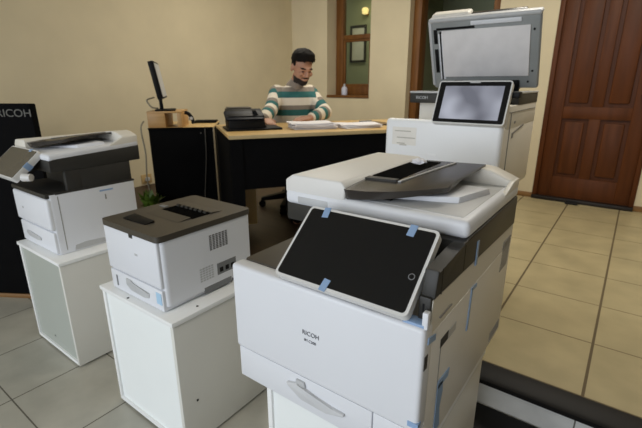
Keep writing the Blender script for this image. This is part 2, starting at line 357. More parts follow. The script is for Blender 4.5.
b = NB(); box(b, XR-.0015, XR+.0012, .905, .909, .985, 1.05); part('seam', b, M_black, P1)
part('seam', B(XR-.0015, XR+.0012, .768, .771, .985, 1.043), M_black, P1)
part('slot', B(-.283, -.279, .727, .7282, .955, .975), M_black, P1)
b = NB(); box(b, XL+.002, XR, .925, YB, 1.004, 1.058, .004); part('scanner_base', b, M_dark, P1)
b = NB(); box(b, XL, XR, .918, YB, 1.056, 1.100, .014, 3); sc_ = part('scanner_lid', b, M_white, P1)
b = NB(); box(b, XL+.05, -.655, .9165, .93, 1.063, 1.085, .004); part('grip_slot', b, M_lgrey, sc_)
b = NB(); prism(b, [(XL, 1.09), (XL, 1.128), (XL+.028, 1.146), (-.615, 1.146), (-.60, 1.13), (-.605, 1.09)], 'y', .922, 1.44, .006, 3)
fd = part('document_feeder', b, mat('feeder_white', (222, 221, 218), .45, .01, 4), sc_)
b = NB(); prism(b, [(-.60, 1.095), (-.60, 1.135), (-.36, 1.147), (-.335, 1.145), (-.268, 1.118), (-.264, 1.095)], 'y', 1.33, 1.408, .006, 3)
prism(b, [(1.24, 1.095), (1.33, 1.118), (1.40, 1.118), (1.40, 1.09), (1.24, 1.09)], 'x', -.276, XR, .004, 2)
part('end_stop', b, M_white2, sc_)
part('output_floor', B(-.60, -.285, .945, 1.33, 1.095, 1.1015, .003), M_lgrey, sc_)
b = NB(); hexa(b, [(-.60, .965, 1.10), (-.335, 1.055, 1.10), (-.295, 1.205, 1.10), (-.60, 1.25, 1.10), (-.60, .965, 1.104), (-.335, 1.06, 1.118), (-.30, 1.20, 1.118), (-.60, 1.25, 1.112)], .004)
part('output_slope', b, M_white, sc_)
def curved_tray(parent, xl, xr, yb_l, yb_r, yf, zt, thick, m):
    """input tray with a rounded front lip: yf(s) front edge, zt(s, t) upper surface"""
    n, k = 18, 10; b = NB(); top, bot = [], []
    for i in range(n+1):
        s_ = i/n; x = xl+(xr-xl)*s_; y0_ = yf(s_); y1_ = yb_l+(yb_r-yb_l)*s_; rt_, rb_ = [], []
        for q in range(k+1):
            t = q/k; y = y0_+(y1_-y0_)*t; z = zt(s_, t)
            rt_.append(b.verts.new((x, y, z))); rb_.append(b.verts.new((x, y+(.012 if q == 0 else 0), z-thick(s_)*(1 if q < 3 else .6))))
        top.append(rt_); bot.append(rb_)
    for i in range(n):
        for q in range(k):
            b.faces.new((top[i][q], top[i+1][q], top[i+1][q+1], top[i][q+1])); b.faces.new((bot[i][q], bot[i][q+1], bot[i+1][q+1], bot[i+1][q]))
        b.faces.new((top[i][0], bot[i][0], bot[i+1][0], top[i+1][0])); b.faces.new((top[i][k], top[i+1][k], bot[i+1][k], bot[i][k]))
    for e_, fl in ((0, 1), (n, 0)):
        for q in range(k): b.faces.new((top[e_][q], top[e_][q+1], bot[e_][q+1], bot[e_][q]))
    return part('feeder_tray', b, m, parent, None, 50)
def slab(pts, dz0, dz1):
    return hexa(NB(), [V_+Vector((0, 0, dz0)) for V_ in pts]+[V_+Vector((0, 0, dz1)) for V_ in pts])
ZT = lambda s_, t: 1.137+.016*s_-.010*(1-t)**6
YFR = lambda s_: .915+.125*max(0, (s_-.25)/.75)**2+.05*max(0, 1-s_/.12)**2
part('exit_mouth', B(-.605, -.49, .975, 1.02, 1.1005, 1.1155, .002), M_hole, sc_)
ft = curved_tray(sc_, -.628, -.362, 1.42, 1.375, YFR, ZT, lambda s_: .032-.018*s_, M_smoke)
def TP(s_, t):
    y0_ = YFR(s_); return Vector((-.628+.266*s_, y0_+(1.42-.045*s_-y0_)*t, ZT(s_, t)))
part('feed_mouth', slab([TP(.03, .30), TP(.46, .26), TP(.46, .93), TP(.05, .95)], .0005, .0015), M_hole, ft)
part('paper_guide', slab([TP(.50, .20), TP(.53, .20), TP(.66, .94), TP(.63, .94)], .0005, .004), M_lgrey, ft)
part('paper_guide', slab([TP(.10, .22), TP(.48, .20), TP(.48, .24), TP(.10, .27)], .0005, .006), M_dark, ft)
cpn, T, W_, H_ = tablet(P1, (-.652, .685, .956), (-.298, .685, .957), (-.652, .842, 1.092), .022, .012, .007, 0, M_frame, M_screen)
b = NB(); cone(b, (W_-.022, H_*.42, .0008), (W_-.022, H_*.42, .002), .0075, .0075, 20); b.transform(T); part('home_button', b, M_grey, cpn)
b = NB(); cone(b, (W_-.022, H_*.42, .0016), (W_-.022, H_*.42, .0024), .0055, .0055, 20); b.transform(T); part('home_button_face', b, M_screen, cpn)
for sx, sy, ang_ in ((.055, H_-.012, .12), (W_-.062, H_-.012, -.05), (W_*.42, .012, -.1)):
    b = NB(); box(b, -.009, .009, -.016, .014, .0013, .0022); b.transform(T @ Matrix.Translation((sx, sy, 0)) @ Matrix.Rotation(ang_, 4, 'Z')); part('tape', b, M_tape, cpn, 'blue tape strip')
b = NB(); hexa(b, [(-.50, .80, .936), (-.34, .80, .936), (-.34, .88, .936), (-.50, .88, .936), (-.48, .80, 1.03), (-.36, .80, 1.03), (-.36, .86, 1.04), (-.48, .86, 1.04)], .004); part('panel_mount', b, M_dark, P1)
part('hinge_post', B(-.274, XR+.001, .706, .722, .930, .968, .003), M_white, P1)
b = NB(); box(b, -.315, -.268, .705, .735, .932, .9395, .002); part('tape', b, M_tape, P1, 'blue tape under the panel corner')
part('brand_mark', text_bm('RICOH', .017, face_front(-.549, YF-.0025, .814)), M_txt, P1)
part('model_mark', text_bm('IM C300', .0105, face_front(-.551, YF-.0025, .7935)), M_txt, P1)
# right flank of the large printer
X = XR+.0008
def flank(y0, y1, z0, z1, name, m, lab=None, bev=0, par=P1, X_=XR): return part(name, B(X_-.002, X_+.001, y0, y1, z0, z1, bev), m, par, lab)
flank(.706, .722, .835, .868, 'release_slot', M_vent)
flank(.797, .800, .62, .86, 'cover_seam', M_seam); flank(.778, .85, .924, .926, 'cover_seam', M_seam)
flank(.795, .842, .840, .862, 'handle_recess', M_vent); flank(.843, .893, .838, .860, 'handle_plate', M_lgrey)
b = NB(); prism(b, [(.798, .60), (.80, .735), (.832, .735), (.838, .70), (.826, .66), (.836, .60)], 'x', XR, XR+.0022); part('tape', b, M_tape, P1, 'long blue tape strip low on the flank')
b = NB(); prism(b, [(.80, .728), (.80, .748), (.875, .742), (.868, .722)], 'x', XR, XR+.0022); part('tape', b, M_tape, P1, 'blue tape strip')
b = NB(); prism(b, [(.985, .785), (.997, .785), (1.004, .90), (.993, .905)], 'x', XR, XR+.0022); prism(b, [(.995, .896), (1.035, .893), (1.035, .903), (.995, .906)], 'x', XR, XR+.0022); part('tape', b, M_tape, P1, 'blue tape strip')
b = NB(); prism(b, [(.716, .893), (.757, .884), (.757, .898), (.718, .908)], 'x', XR, XR+.0022); part('tape', b, M_tape, P1, 'short blue tape strip')
b = NB(); box(b, XR, XR+.0022, .998, 1.012, .965, 1.03); part('tape', b, M_tape, P1, 'blue tape over the dark band')
part('tape', B(-.285, XR+.0012, YF-.0035, .712, .692, .705), M_tape, P1, 'blue tape at the corner')
b = NB()
for k in range(10):
    z = .838+k*.0098; y0 = 1.285+.002*k; prism(b, [(y0, z), (y0+.085, z+.001), (y0+.085, z+.006), (y0, z+.005)], 'x', XR-.002, XR+.0012)
part('side_vent', b, M_grille, P1)
b = NB()
for k in range(9): prism(b, [(1.27+.013*k, .595), (1.276+.013*k, .595), (1.276+.013*k, .628), (1.27+.013*k, .628)], 'x', XR-.002, XR+.0012)
part('side_grille', b, M_grille, P1)

# ------------------------------------------------------------------ small laser printer in the middle
x0, x1, y0, y1, z0 = -1.640, -1.265, .752, 1.195, .592
P2 = thing('laser_printer', 'small white tabletop printer with a flat dark top on the middle cabinet', 'printer', ((x0+x1)/2, .97, .59), group='tabletop printers')
part('body', B(x0+.002, x1, y0+.012, y1, z0+.022, .872, .018, 3, 'z'), M_white, P2)
for fx in (x0+.05, x1-.05):
    for fy in (y0+.07, y1-.06): part('foot', B(fx-.02, fx+.02, fy-.02, fy+.02, .590, z0+.024), M_grey, P2)
b = NB(); box(b, x0, x1-.012, y0, y0+.03, .684, .869, .008, 3); part('front_cover', b, M_white, P2)
b = NB(); box(b, x0+.001, x1-.012, y0+.001, y0+.20, z0+.002, .680, .006, 2); tr = part('paper_tray', b, M_white, P2)
b = NB(); prism(b, [(-1.52, .668), (-1.485, .668), (-1.46, .655), (-1.36, .648), (-1.365, .625), (-1.40, .618), (-1.49, .622), (-1.52, .64)], 'y', y0-.003, y0+.006, .004); part('handle', b, M_lgrey, tr)
b = NB(); box(b, x0+.045, x0+.053, y0-.001, y0+.004, .615, .66); part('level_window', b, M_grey, tr)
b = NB(); box(b, -1.315, -1.283, y0-.0008, y0+.003, .622, .668); part('sticker', b, mat('pale_blue_sticker', (170, 205, 232), .5), tr)
b = B(x0-.004, x1+.004, y0-.004, y1+.004, .870, .893, .02, 4, 'z'); tp = part('top_cover', b, M_dark2, P2)
b = NB(); hexa(b, [(-1.56, .895, .8932), (-1.345, .895, .8932), (-1.345, .955, .8932), (-1.56, .955, .8932), (-1.56, .895, .8936), (-1.345, .895, .8936), (-1.345, .955, .8985), (-1.56, .955, .8985)], .0002, 1); part('paper_ramp', b, M_dark2, tp)
b = NB(); box(b, -1.555, -1.337, .956, 1.046, .8932, .8942); eb = part('exit_slot', b, M_hole, tp)
for k in range(7): part('roller', cone(NB(), (-1.545+.03*k, 1.036, .8965), (-1.528+.03*k, 1.036, .8965), .007, .007, 10), M_dark, eb)
b = NB(); prism(b, [(1.046, .893), (1.10, .893), (1.10, .8945), (1.046, .900)], 'x', -1.56, -1.332); part('exit_hood', b, M_dark2, tp)
b = NB(); hexa(b, [(-1.565, .80, .893), (-1.42, .805, .893), (-1.42, .845, .893), (-1.565, .85, .893), (-1.565, .80, .898), (-1.42, .805, .895), (-1.42, .845, .901), (-1.565, .85, .904)], .002); part('display_panel', b, M_black, tp)
b = NB(); box(b, -1.61, -1.57, .99, 1.01, .893, .8955); part('release_tab', b, M_grey, tp)
part('latch', B(-1.452, -1.427, y0-.002, y0+.01, .852, .872, .003), M_dark, P2)
part('logo_badge', B(-1.428, -1.408, y0-.0008, y0+.002, .786, .795, .001), M_lgrey, P2)
b = NB()
for i in range(6):
    for k in range(9): box(b, x1-.002, x1+.0008, .972+.016*i, .983+.016*i, .772+.0072*k, .7762+.0072*k)
part('side_vent', b, M_vent, P2)
b = NB()
for i in range(5):
    for k in range(6): box(b, x1-.002, x1+.0008, .915+.014*i, .925+.014*i, .655+.01*k, .661+.01*k)
part('lower_vent', b, M_lgrey, P2)
pp = part('port_panel', B(x1-.004, x1+.0008, 1.0, 1.10, .655, .705), M_grey, P2)
for k in range(3): part('port', B(x1-.003, x1+.0015, 1.012+.03*k, 1.03+.03*k, .664, .684), M_black, pp)
part('cutout', B(x1-.004, x1+.0008, .93, 1.07, .600, .625), M_grey, P2)
part('side_badge', lathe(NB(), [(.001, -.0007), (.012, 0), (.001, .0007)]), M_lgrey, P2) if False else None

# ------------------------------------------------------------------ left tabletop MFP
x0, x1, y0, y1, z0 = -2.593, -2.176, .762, 1.255, .592
P3 = thing('multifunction_printer', 'white and black tabletop printer with tilted grey panel beside the black sign', 'printer', ((x0+x1)/2, 1.0, .59), group='tabletop printers')
part('body', B(x0+.002, x1, y0+.012, y1-.05, z0, .896, .012, 2, 'z'), M_white, P3)
part('front_cover', B(x0, x1-.004, y0-.006, y0+.03, .716, .878, .012, 3), M_white, P3)
b = NB(); box(b, x0+.006, x1-.006, y0, y0+.2, z0+.002, .708, .008); tr = part('paper_tray', b, M_white, P3)
b = NB(); prism(b, [(-2.51, .662), (-2.47, .664), (-2.34, .655), (-2.34, .638), (-2.38, .632), (-2.48, .636), (-2.51, .648)], 'y', y0-.006, y0+.004, .003); part('handle', b, M_lgrey, tr)
part('seam', B(x1-.002, x1+.0008, .808, .811, .61, .885), M_seam, P3)
b = NB(); box(b, x0-.002, x1-.006, y0-.004, .93, .880, .902, .004); box(b, x0+.01, x1+.001, .80, y1-.05, .893, .903, .002); part('output_ledge', b, M_dark, P3)
b = NB(); box(b, x0+.004, x1-.003, .93, y1-.06, .893, 1.005, .004); box(b, x1-.035, x1-.002, .86, .94, .895, 1.005, .01); part('output_bay', b, M_dark, P3)
b = NB(); prism(b, [(.80, 1.0), (.80, 1.055), (.82, 1.066), (y1, 1.085), (y1, 1.005)], 'x', x0+.002, x1+.002, .004); part('scanner_base', b, M_dark, P3)
b = NB(); prism(b, [(.80, 1.052), (y1+.002, 1.076), (y1+.002, 1.112), (.80, 1.085)], 'x', x0, x1+.003, .012, 3); sc_ = part('scanner_lid', b, M_white, P3)
b = NB(); prism(b, [(x0, 1.07), (x0, 1.108), (x0+.02, 1.13), (x0+.13, 1.137), (x0+.14, 1.125), (x0+.14, 1.07)], 'y', .812, y1+.01, .006, 2); part('document_feeder', b, M_white2, sc_)
b = NB(); prism(b, [(x0+.12, 1.08), (x0+.12, 1.140), (x1-.10, 1.158), (x1-.06, 1.156), (x1-.003, 1.138), (x1+.002, 1.08)], 'y', y1-.085, y1+.002, .006, 3)
prism(b, [(1.07, 1.085), (1.17, 1.132), (y1, 1.136), (y1, 1.085)], 'x', x1-.016, x1+.002, .004, 2)
part('end_stop', b, M_white2, sc_)
b = NB(); hexa(b, [(x0+.14, .90, 1.08), (x1-.06, .96, 1.08), (x1-.03, 1.10, 1.09), (x0+.14, 1.12, 1.09), (x0+.14, .90, 1.092), (x1-.07, .97, 1.108), (x1-.04, 1.09, 1.116), (x0+.14, 1.12, 1.112)], .004); part('output_slope', b, M_white, sc_)
ZT3 = lambda s_, t: 1.128+.020*s_+.006*t-.010*(1-t)**6
YF3 = lambda s_: .822+.10*max(0, (s_-.25)/.75)**2+.04*max(0, 1-s_/.12)**2
ft = curved_tray(sc_, x0+.115, x1-.10, 1.21, 1.19, YF3, ZT3, lambda s_: .028-.014*s_, M_smoke)
def TP3(s_, t):
    y0_ = YF3(s_); return Vector((x0+.115+(x1-x0-.215)*s_, y0_+(1.21-.02*s_-y0_)*t, ZT3(s_, t)))
part('feed_mouth', slab([TP3(.03, .30), TP3(.46, .26), TP3(.46, .93), TP3(.05, .95)], .0005, .0015), M_hole, ft)
part('paper_guide', slab([TP3(.50, .20), TP3(.55, .20), TP3(.68, .94), TP3(.63, .94)], .0005, .004), M_grey, ft)
cpn, T, W_, H_ = tablet(P3, (-2.585, .668, .985), (-2.262, .668, .985), (-2.585, .80, 1.098), .03, .012, .006, 0, M_frame, M_screen2)
b = NB(); box(b, W_*.72, W_*.80, H_-.014, H_+.002, .001, .0024); b.transform(T); part('tape', b, M_tape, cpn, 'blue tape strip')
b = NB(); box(b, W_-.004, W_+.0015, H_*.42, H_*.58, -.032, .002); b.transform(T); part('tape', b, M_tape, cpn, 'blue tape over the edge')
b = NB(); prism(b, [(.70, .955), (.74, .955), (.83, 1.03), (.81, 1.05)], 'x', -2.50, -2.32, .004); part('panel_mount', b, M_dark, P3)
b = NB(); cone(b, (-2.262, .715, .985), (-2.225, .735, .985), .02, .017, 16); part('hinge_knob', b, M_frame, P3)
part('tape', B(x1-.001, x1+.0015, 1.01, 1.08, .868, .876), M_tape, P3, 'blue tape strip')
part('latch', B(x1-.001, x1+.0015, 1.034, 1.04, .825, .85), M_seam, P3)
b = NB(); prism(b, [(.845, .597), (1.03, .597), (1.02, .612), (.99, .622), (.90, .628), (.85, .622)], 'x', x1-.002, x1+.001); part('side_recess', b, M_lgrey, P3)
part('logo_badge', B(-2.495, -2.475, y0-.0075, y0, .788, .798), M_lgrey, P3)

# ------------------------------------------------------------------ rear floor MFP with raised lid
x0, x1, y0, y1, z0 = -1.044, -.472, 2.0, 2.70, .865
pd = thing('printer_pedestal', 'white pedestal hidden under the far printer with the raised lid', 'pedestal', (-.76, 2.27, S1))
part('carcass', B(x0+.03, x1-.03, y0+.06, y1-.25, S1, z0, .004), M_cab, pd)
part('front_panel', B(x0+.05, x1-.05, y0+.055, y0+.07, S1+.03, z0-.03, .003), M_cabin, pd)
P4 = thing('multifunction_printer', 'white floor printer with raised scanner lid standing by the wooden door', 'printer', (-.76, 2.35, z0), group='white floor printers')
b = NB(); box(b, x0+.004, x1-.002, y0+.03, y1, z0, 1.20, .008); box(b, x1-.16, x1-.002, y0+.08, y1, 1.19, 1.30, .006); box(b, x0+.02, x1-.02, y1-.35, y1, 1.19, 1.30)
part('body', b, M_white2, P4)
b = NB(); box(b, x0-.012, x1, y0-.002, y0+.045, z0+.03, 1.229, .02, 4); part('front_cover', b, mat('lit_white_plastic', (240, 242, 244), .42, .01, 4), P4)  # brighter copy of the white plastic: stronger light on this cover put into colour
part('lower_tray', B(x0+.002, x1-.004, y0, y0+.05, z0, z0+.026, .004), M_white, P4)
b = NB(); box(b, x0, x1, 2.25, y1, 1.298, 1.350, .006); scb = part('scanner_base', b, M_dark, P4)
part('scanner_rim', B(x0-.002, x1+.002, 2.25, y1, 1.3495, 1.360, .004), M_lgrey, scb)
part('platen_glass', B(x0+.05, x1-.04, 2.29, y1-.05, 1.3595, 1.361), M_glassbed, scb)
part('maker_plate', text_bm('RICOH', .022, face_front(-.972, 2.2493, 1.326)), M_lgrey, scb)
b = NB(); box(b, x1-.002, x1+.001, 2.10, y1-.03, 1.268, 1.272); box(b, x1-.002, x1+.001, 2.13, 2.135, .90, 1.268); part('seam', b, M_seam, P4)
b = NB(); prism(b, [(2.19, 1.17), (2.19, 1.145), (2.215, 1.145), (2.215, 1.165), (2.42, 1.19), (2.42, 1.20)], 'x', x1-.002, x1+.001); part('handle_recess', b, M_seam, P4)
flank(2.21, 2.235, 1.215, 1.225, 'release_slot', M_seam, None, 0, P4, x1)
cpn, T, W_, H_ = tablet(P4, (-.794, 1.962, 1.222), (-.462, 1.962, 1.222), (-.794, 2.045, 1.412), .028, .012, .006, 0, M_frame, M_black)
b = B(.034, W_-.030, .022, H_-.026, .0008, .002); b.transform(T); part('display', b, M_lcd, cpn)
b = B(W_*.44, W_*.58, H_-.012, H_-.004, .001, .0022); b.transform(T); part('label_strip', b, M_lgrey, cpn)
b = NB(); prism(b, [(2.0, 1.225), (2.04, 1.225), (2.12, 1.32), (2.09, 1.34)], 'x', -.70, -.55, .004); part('panel_mount', b, M_dark, P4)
part('side_keypad', B(-.468, -.43, 2.05, 2.10, 1.335, 1.365, .006), M_black, P4)
b = B(-1.012, -.88, y0-.0032, y0, 1.098, 1.188); stk = part('sticker', b, mat('warm_white_sticker', (236, 233, 226), .6), P4)
b = NB()
for zz, xa, xb in ((1.168, -.998, -.91), (1.135, -.985, -.885), (1.106, -.985, -.94), (1.098, -.97, -.93)): box(b, xa, xb, y0-.0042, y0-.003, zz-.0025, zz+.0025)
part('printed_line', b, M_txtl, stk)
b = B(-.825, -.77, y0-.003, y0, 1.055, 1.066, .001); part('logo_badge', b, mat('bright_badge', (245, 246, 248), .3), P4)
# raised lid: frame with origin at the hinge, tilted a little towards the front
hin = Vector((0, 2.63, 1.372)); tilt = math.radians(23)
LT = Matrix.Translation(hin) @ Matrix.Rotation(tilt, 4, 'X')       # local z runs up the lid, local -y is its underside
def lid(b): b.transform(LT); return b
LH = .398; xa, xb = x0-.012, x1+.004
ld = part('scanner_lid', lid(B(xa, xb, 0, .035, 0, LH, .012, 3)), mat('lid_grey_plastic', (140, 144, 144), .5), P4)
part('lid_front_edge', lid(B(xa-.004, xb+.002, -.006, .045, LH-.012, LH+.012, .01, 3)), M_lgrey, ld)
part('lid_side_edge', lid(B(xa-.006, xa+.012, -.004, .045, .02, LH, .005)), M_lgrey, ld)
part('edge_strip', lid(B(-.82, -.56, -.008, .0, LH-.036, LH-.014, .003)), M_white, ld)
part('feeder_block', lid(B(xa, xa+.22, .03, .105, .02, LH+.025, .016, 3)), M_white2, ld)
part('feeder_tray', lid(B(xa+.22, xb-.08, .05, .08, .05, LH+.012, .008)), M_smoke, ld)
part('white_pad', lid(B(-.985, -.515, -.009, .001, .075, LH-.055, .003)), M_pad, ld)
part('scan_strip', lid(B(xa+.05, xa+.082, -.008, .001, .06, LH-.07, .006)), M_white, ld)
part('gap_strip', lid(B(-.997, -.987, -.0092, .001, .06, LH-.06, .001)), M_black, ld)
for za, zb in ((.10, .24), (.27, .35)): part('feed_slot', lid(B(xa+.022, xa+.044, -.003, .001, za, zb, .002)), M_black, ld)
part('sensor_strip', lid(B(xa+.04, -.80, -.003, .001, LH-.052, LH-.04)), M_black, ld)
for xx in (-.90, -.59): part('hinge', lid(B(xx-.03, xx+.03, -.02, .05, -.012, .05, .006)), M_black, ld)
for xx, zz in ((xb-.03, LH-.08), (xb-.03, .1), (xb-.05, .04)): part('screw', lid(cone(NB(), (xx, -.0015, zz), (xx, .001, zz), .006, .006, 10)), M_black, ld)

# ------------------------------------------------------------------ black sign
d = Vector((-2.813+3.311, 1.072-.768, 0)).normalized(); rz = math.atan2(d.y, d.x)
sg = thing('floor_sign', 'tall black floor sign with silver lettering left of the tabletop printer', 'sign', (-2.893, 1.0245, 0), rz, world=False)
part('panel', B(-.95, 0, 0, .05, .03, 1.292, .006), M_blackpanel, sg)
part('base_strip', B(-.95, -.002, -.005, .06, 0, .03, .003), M_skirt, sg)
part('lettering', text_bm('RICOH', .070, face_front(-.112, -.0006, 1.236) @ Matrix.Diagonal((1.05, .9, 1, 1)), .001), M_signtxt, sg)

# ------------------------------------------------------------------ side cabinet and things on it
w_ = Vector((.716, .699, 0)).normalized(); rzc = math.atan2(w_.y, w_.x); CO = Vector((-3.0, 1.829, S2))
def cw(x, y, z): 
    return CO+Vector((w_.x*x-w_.y*y, w_.y*x+w_.x*y, z))
sb = thing('side_cabinet', 'black side cabinet with beech top against the left wall', 'cabinet', CO, rzc, world=False)
part('carcass', B(0, .478, .006, .58, .0, .735), M_blackpanel, sb)
part('front_panel', B(.003, .476, 0, .01, .04, .73, .001), M_blackpanel, sb)
part('top', B(0, .482, -.004, .6, .735, .75, .002), M_beech, sb)
part('top_edge', B(-.001, .483, -.006, -.003, .733, .7505), M_blackpanel, sb)
part('edge_strip', B(.4835, .4935, -.002, .02, 0, .748, .001), mat('bright_edge_strip', (150, 132, 100), .5), sb)
part('lock', cone(NB(), (.39, -.003, .705), (.39, .004, .705), .007, .007, 12), M_dark2, sb)
rs = thing('monitor_riser', 'beech riser shelf under the edge-on monitor on the black cabinet', 'riser', cw(.13, .16, .75), rzc, world=False)
part('shelf_board', B(-.13, .125, -.15, .15, .108, .122, .002), M_beechd, rs)
part('side_panel', B(-.13, .0, -.15, .15, 0, .108, .002), M_beechd, rs)
part('side_panel', B(.09, .125, -.15, .15, 0, .108, .002), M_beechd, rs)
mo = thing('monitor', 'thin black monitor seen almost edge-on upon the beech riser', 'monitor', cw(.105, .12, .8722), rzc+math.radians(98), world=False)
part('base', B(-.10, .10, -.09, .06, 0, .012, .008), M_black, mo)
b = NB(); hexa(b, [(-.03, .0, .01), (.03, .0, .01), (.03, .025, .01), (-.03, .025, .01), (-.025, .01, .16), (.025, .01, .16), (.025, .03, .16), (-.025, .03, .16)], .004); part('stand_neck', b, M_black, mo)
MT = Matrix.Translation((0, 0, .09)) @ Matrix.Rotation(math.radians(-9), 4, 'X')
b = B(-.22, .22, -.022, .018, 0, .27, .006); b.transform(MT); mc = part('housing', b, M_black, mo)
b = B(-.208, .208, -.0235, -.021, .014, .256); b.transform(MT); part('screen', b, M_lgrey, mc)
b = NB(); tube(b, [(-.02, .06, .10), (-.06, .11, .08), (-.07, .08, 0.03), (-.03, .04, .02)], .006); part('cable_loop', b, M_cable, mo)
hs = thing('telephone_handset', 'curved black handset leaning at the right end of the beech riser', 'handset', cw(.29, .10, .751), rzc, world=False)
b = NB(); tube(b, [(-.025, 0, .105), (.005, 0, .095), (.028, 0, .06), (.035, 0, .018)], .014, 10); part('grip', b, M_black, hs)
b = NB(); cone(b, (.015, -.001, .06), (.028, -.018, .062), .014, .012, 12); part('ear_cup', b, M_lgrey, hs)
b = B(-.08, .11, -.11, .11, 0, .012, .003); single('document_tray', b, M_blackpanel, 'flat dark tray at the back of the black cabinet top', 'tray', cw(.36, .47, .7505), rzc)
b = NB(); tube(b, [cw(-.03, .02, .80), cw(-.05, -.01, .74), cw(-.035, -.02, .55), cw(-.05, -.015, .35), cw(-.03, -.01, .16), cw(-.06, -.02, .012)], .006)
single('power_cable', b, M_cable, 'pale cable hanging down the left edge of the black cabinet', 'cable')
b = NB(); tube(b, [cw(.425, -.012, .74), cw(.42, -.014, .55), cw(.405, -.013, .40), cw(.385, -.012, .22), cw(.37, -.02, .006)], .004)
single('thin_cable', b, mat('dark_grey_cable', (70, 66, 58), .5), 'thin grey cable hanging over the front of the black cabinet', 'cable')
so = thing('wall_socket', 'beige socket low on the left wall beside the black cabinet', 'socket', (LW, 2.5, .40), 0, world=False)
part('plate', B(0, .012, -.06, .06, -.05, .05, .004), mat('beige_plate', (190, 160, 110), .5), so)
part('plug', B(.012, .05, -.02, .02, -.02, .02, .006), M_lgrey, so)
pl = thing('potted_plant', 'small leafy green plant in a pot between the tabletop printers', 'plant', (-2.93, 1.73, S2), 0, world=False)
part('pot', lathe(NB(), [(.05, 0), (.066, .11), (.07, .12), (.06, .12), (.055, .10)]), M_pot, pl)
b = NB()
for k in range(46):
    a = random.uniform(0, 6.28); t = random.uniform(.2, 1.0); L_ = random.uniform(.05, .09)*t+.02
    base = Vector((.02*math.cos(a), .02*math.sin(a), .105)); tip = base+Vector((math.cos(a)*L_, math.sin(a)*L_, random.uniform(.03, .18))); mid = (base+tip)/2+Vector((0, 0, .04))
    s = Vector((-math.sin(a), math.cos(a), 0))*random.uniform(.016, .028)
    v = [b.verts.new(q) for q in (base, mid+s, tip, mid-s)]; vm = b.verts.new(mid+Vector((0, 0, -.008)))
    for i in range(4): b.faces.new((v[i], v[(i+1) % 4], vm))
part('foliage', b, M_leaf, pl)

# ------------------------------------------------------------------ desk and things on it (desk frame: x along its front, y away from us)
u_ = Vector((.567, .824, 0)).normalized(); rzd = math.atan2(u_.y, u_.x); DO = Vector((-1.936, 1.734, S2))
def dw(x, y, z): return DO+Vector((u_.x*x-u_.y*y, u_.y*x+u_.x*y, z))
DL, DD, DT = 1.44, .78, .772
dk = thing('office_desk', 'black office desk with pale beech top where the man sits', 'desk', DO, rzd, world=False)
part('desktop', B(-.03, DL, 0, DD, DT-.022, DT, .003), M_beech, dk)
part('front_edging', B(-.031, DL+.001, -.004, 0, DT-.022, DT+.0005, .001), mat('pale_edging', (182, 160, 116), .5), dk)
part('side_panel', B(-.028, .03, .015, DD-.004, 0, DT-.022), M_blackpanel, dk)
part('side_panel', B(DL-.03, DL-.004, .015, DD-.01, 0, DT-.022), M_blackpanel, dk)
part('modesty_panel', B(.03, DL-.03, .012, .032, .43, DT-.022), M_blackpanel, dk)
part('front_leg', B(-.028, .05, .004, .05, 0, DT-.022), M_blackpanel, dk)
part('pedestal', B(.032, .17, .30, .62, .10, .50, .003), mat('tan_board', (176, 150, 104), .5), dk)
# desk phone
ph = thing('desk_phone', 'bulky black desk phone with tilted face on the left end of the desk', 'telephone', dw(.13, .37, DT), rzd, world=False)
part('base', B(-.14, .235, -.125, .125, 0, .014, .004), M_black, ph)
b = NB(); prism(b, [(-.10, .014), (.11, .014), (.11, .10), (.05, .135), (-.085, .095)], 'x', -.12, .12, .004); part('housing', b, M_black, ph)
b = NB(); prism(b, [(-.112, .075), (-.085, .062), (.02, .105), (.0, .128)], 'x', -.14, .12, .01, 3); hs_ = part('handset', b, mat('dark_navy_plastic', (20, 22, 30), .5, spec=.2), ph)
b = NB(); hexa(b, [(.10, -.09, .014), (.135, -.09, .014), (.135, .10, .014), (.10, .10, .014), (.05, -.07, .125), (.065, -.07, .13), (.065, .09, .13), (.05, .09, .125)], .003); part('display', b, M_black, ph)
bx = thing('card_printer', 'squat black box device behind the desk phone', 'device', dw(.17, .575, DT), rzd, world=False)
part('case', B(-.14, .03, -.07, .08, 0, .128, .006), M_black, bx)
part('lid', B(-.13, .035, -.06, .08, .128, .138, .004), M_dark2, bx)
b = B(-.012, .052, -.001, .001, 0, .12); b.transform(Matrix.Rotation(-.2, 4, 'X'))
# paper piles: single sheets in two heaps
def sheet(name, w, h, loc, rot, label, group, curl=.0, th=.004):
    b = NB(); n = 6; top = [[b.verts.new((-w/2+w*i/n, -h/2+h*j/n, th+curl*((i/n-.5)**2*4+(j/n-.5)**3)+.0015*math.sin(9*i/n+7*j/n))) for j in range(n+1)] for i in range(n+1)]
    bot = [[b.verts.new((v.co.x, v.co.y, v.co.z-th)) for v in r] for r in top]
    for i in range(n):
        for j in range(n):
            b.faces.new((top[i][j], top[i+1][j], top[i+1][j+1], top[i][j+1])); b.faces.new((bot[i][j], bot[i][j+1], bot[i+1][j+1], bot[i+1][j]))
    for i in range(n):
        b.faces.new((top[i][0], bot[i][0], bot[i+1][0], top[i+1][0])); b.faces.new((top[i+1][n], bot[i+1][n], bot[i][n], top[i][n]))
        b.faces.new((top[0][i+1], bot[0][i+1], bot[0][i], top[0][i])); b.faces.new((top[n][i], bot[n][i], bot[n][i+1], top[n][i+1]))
    return single(name, b, M_paper, label, 'paper', loc, rot, group)
z = DT+.0003
for k in range(5):
    sheet('paper_stack', .30, .21, dw(.585+random.uniform(-.02, .02), .27+random.uniform(-.012, .012), z), rzd+random.uniform(-.2, .2), 'loose white papers heaped in front of the man on the desk', 'papers in front of the man', .002, .0055); z += .0086
z = DT+.0003
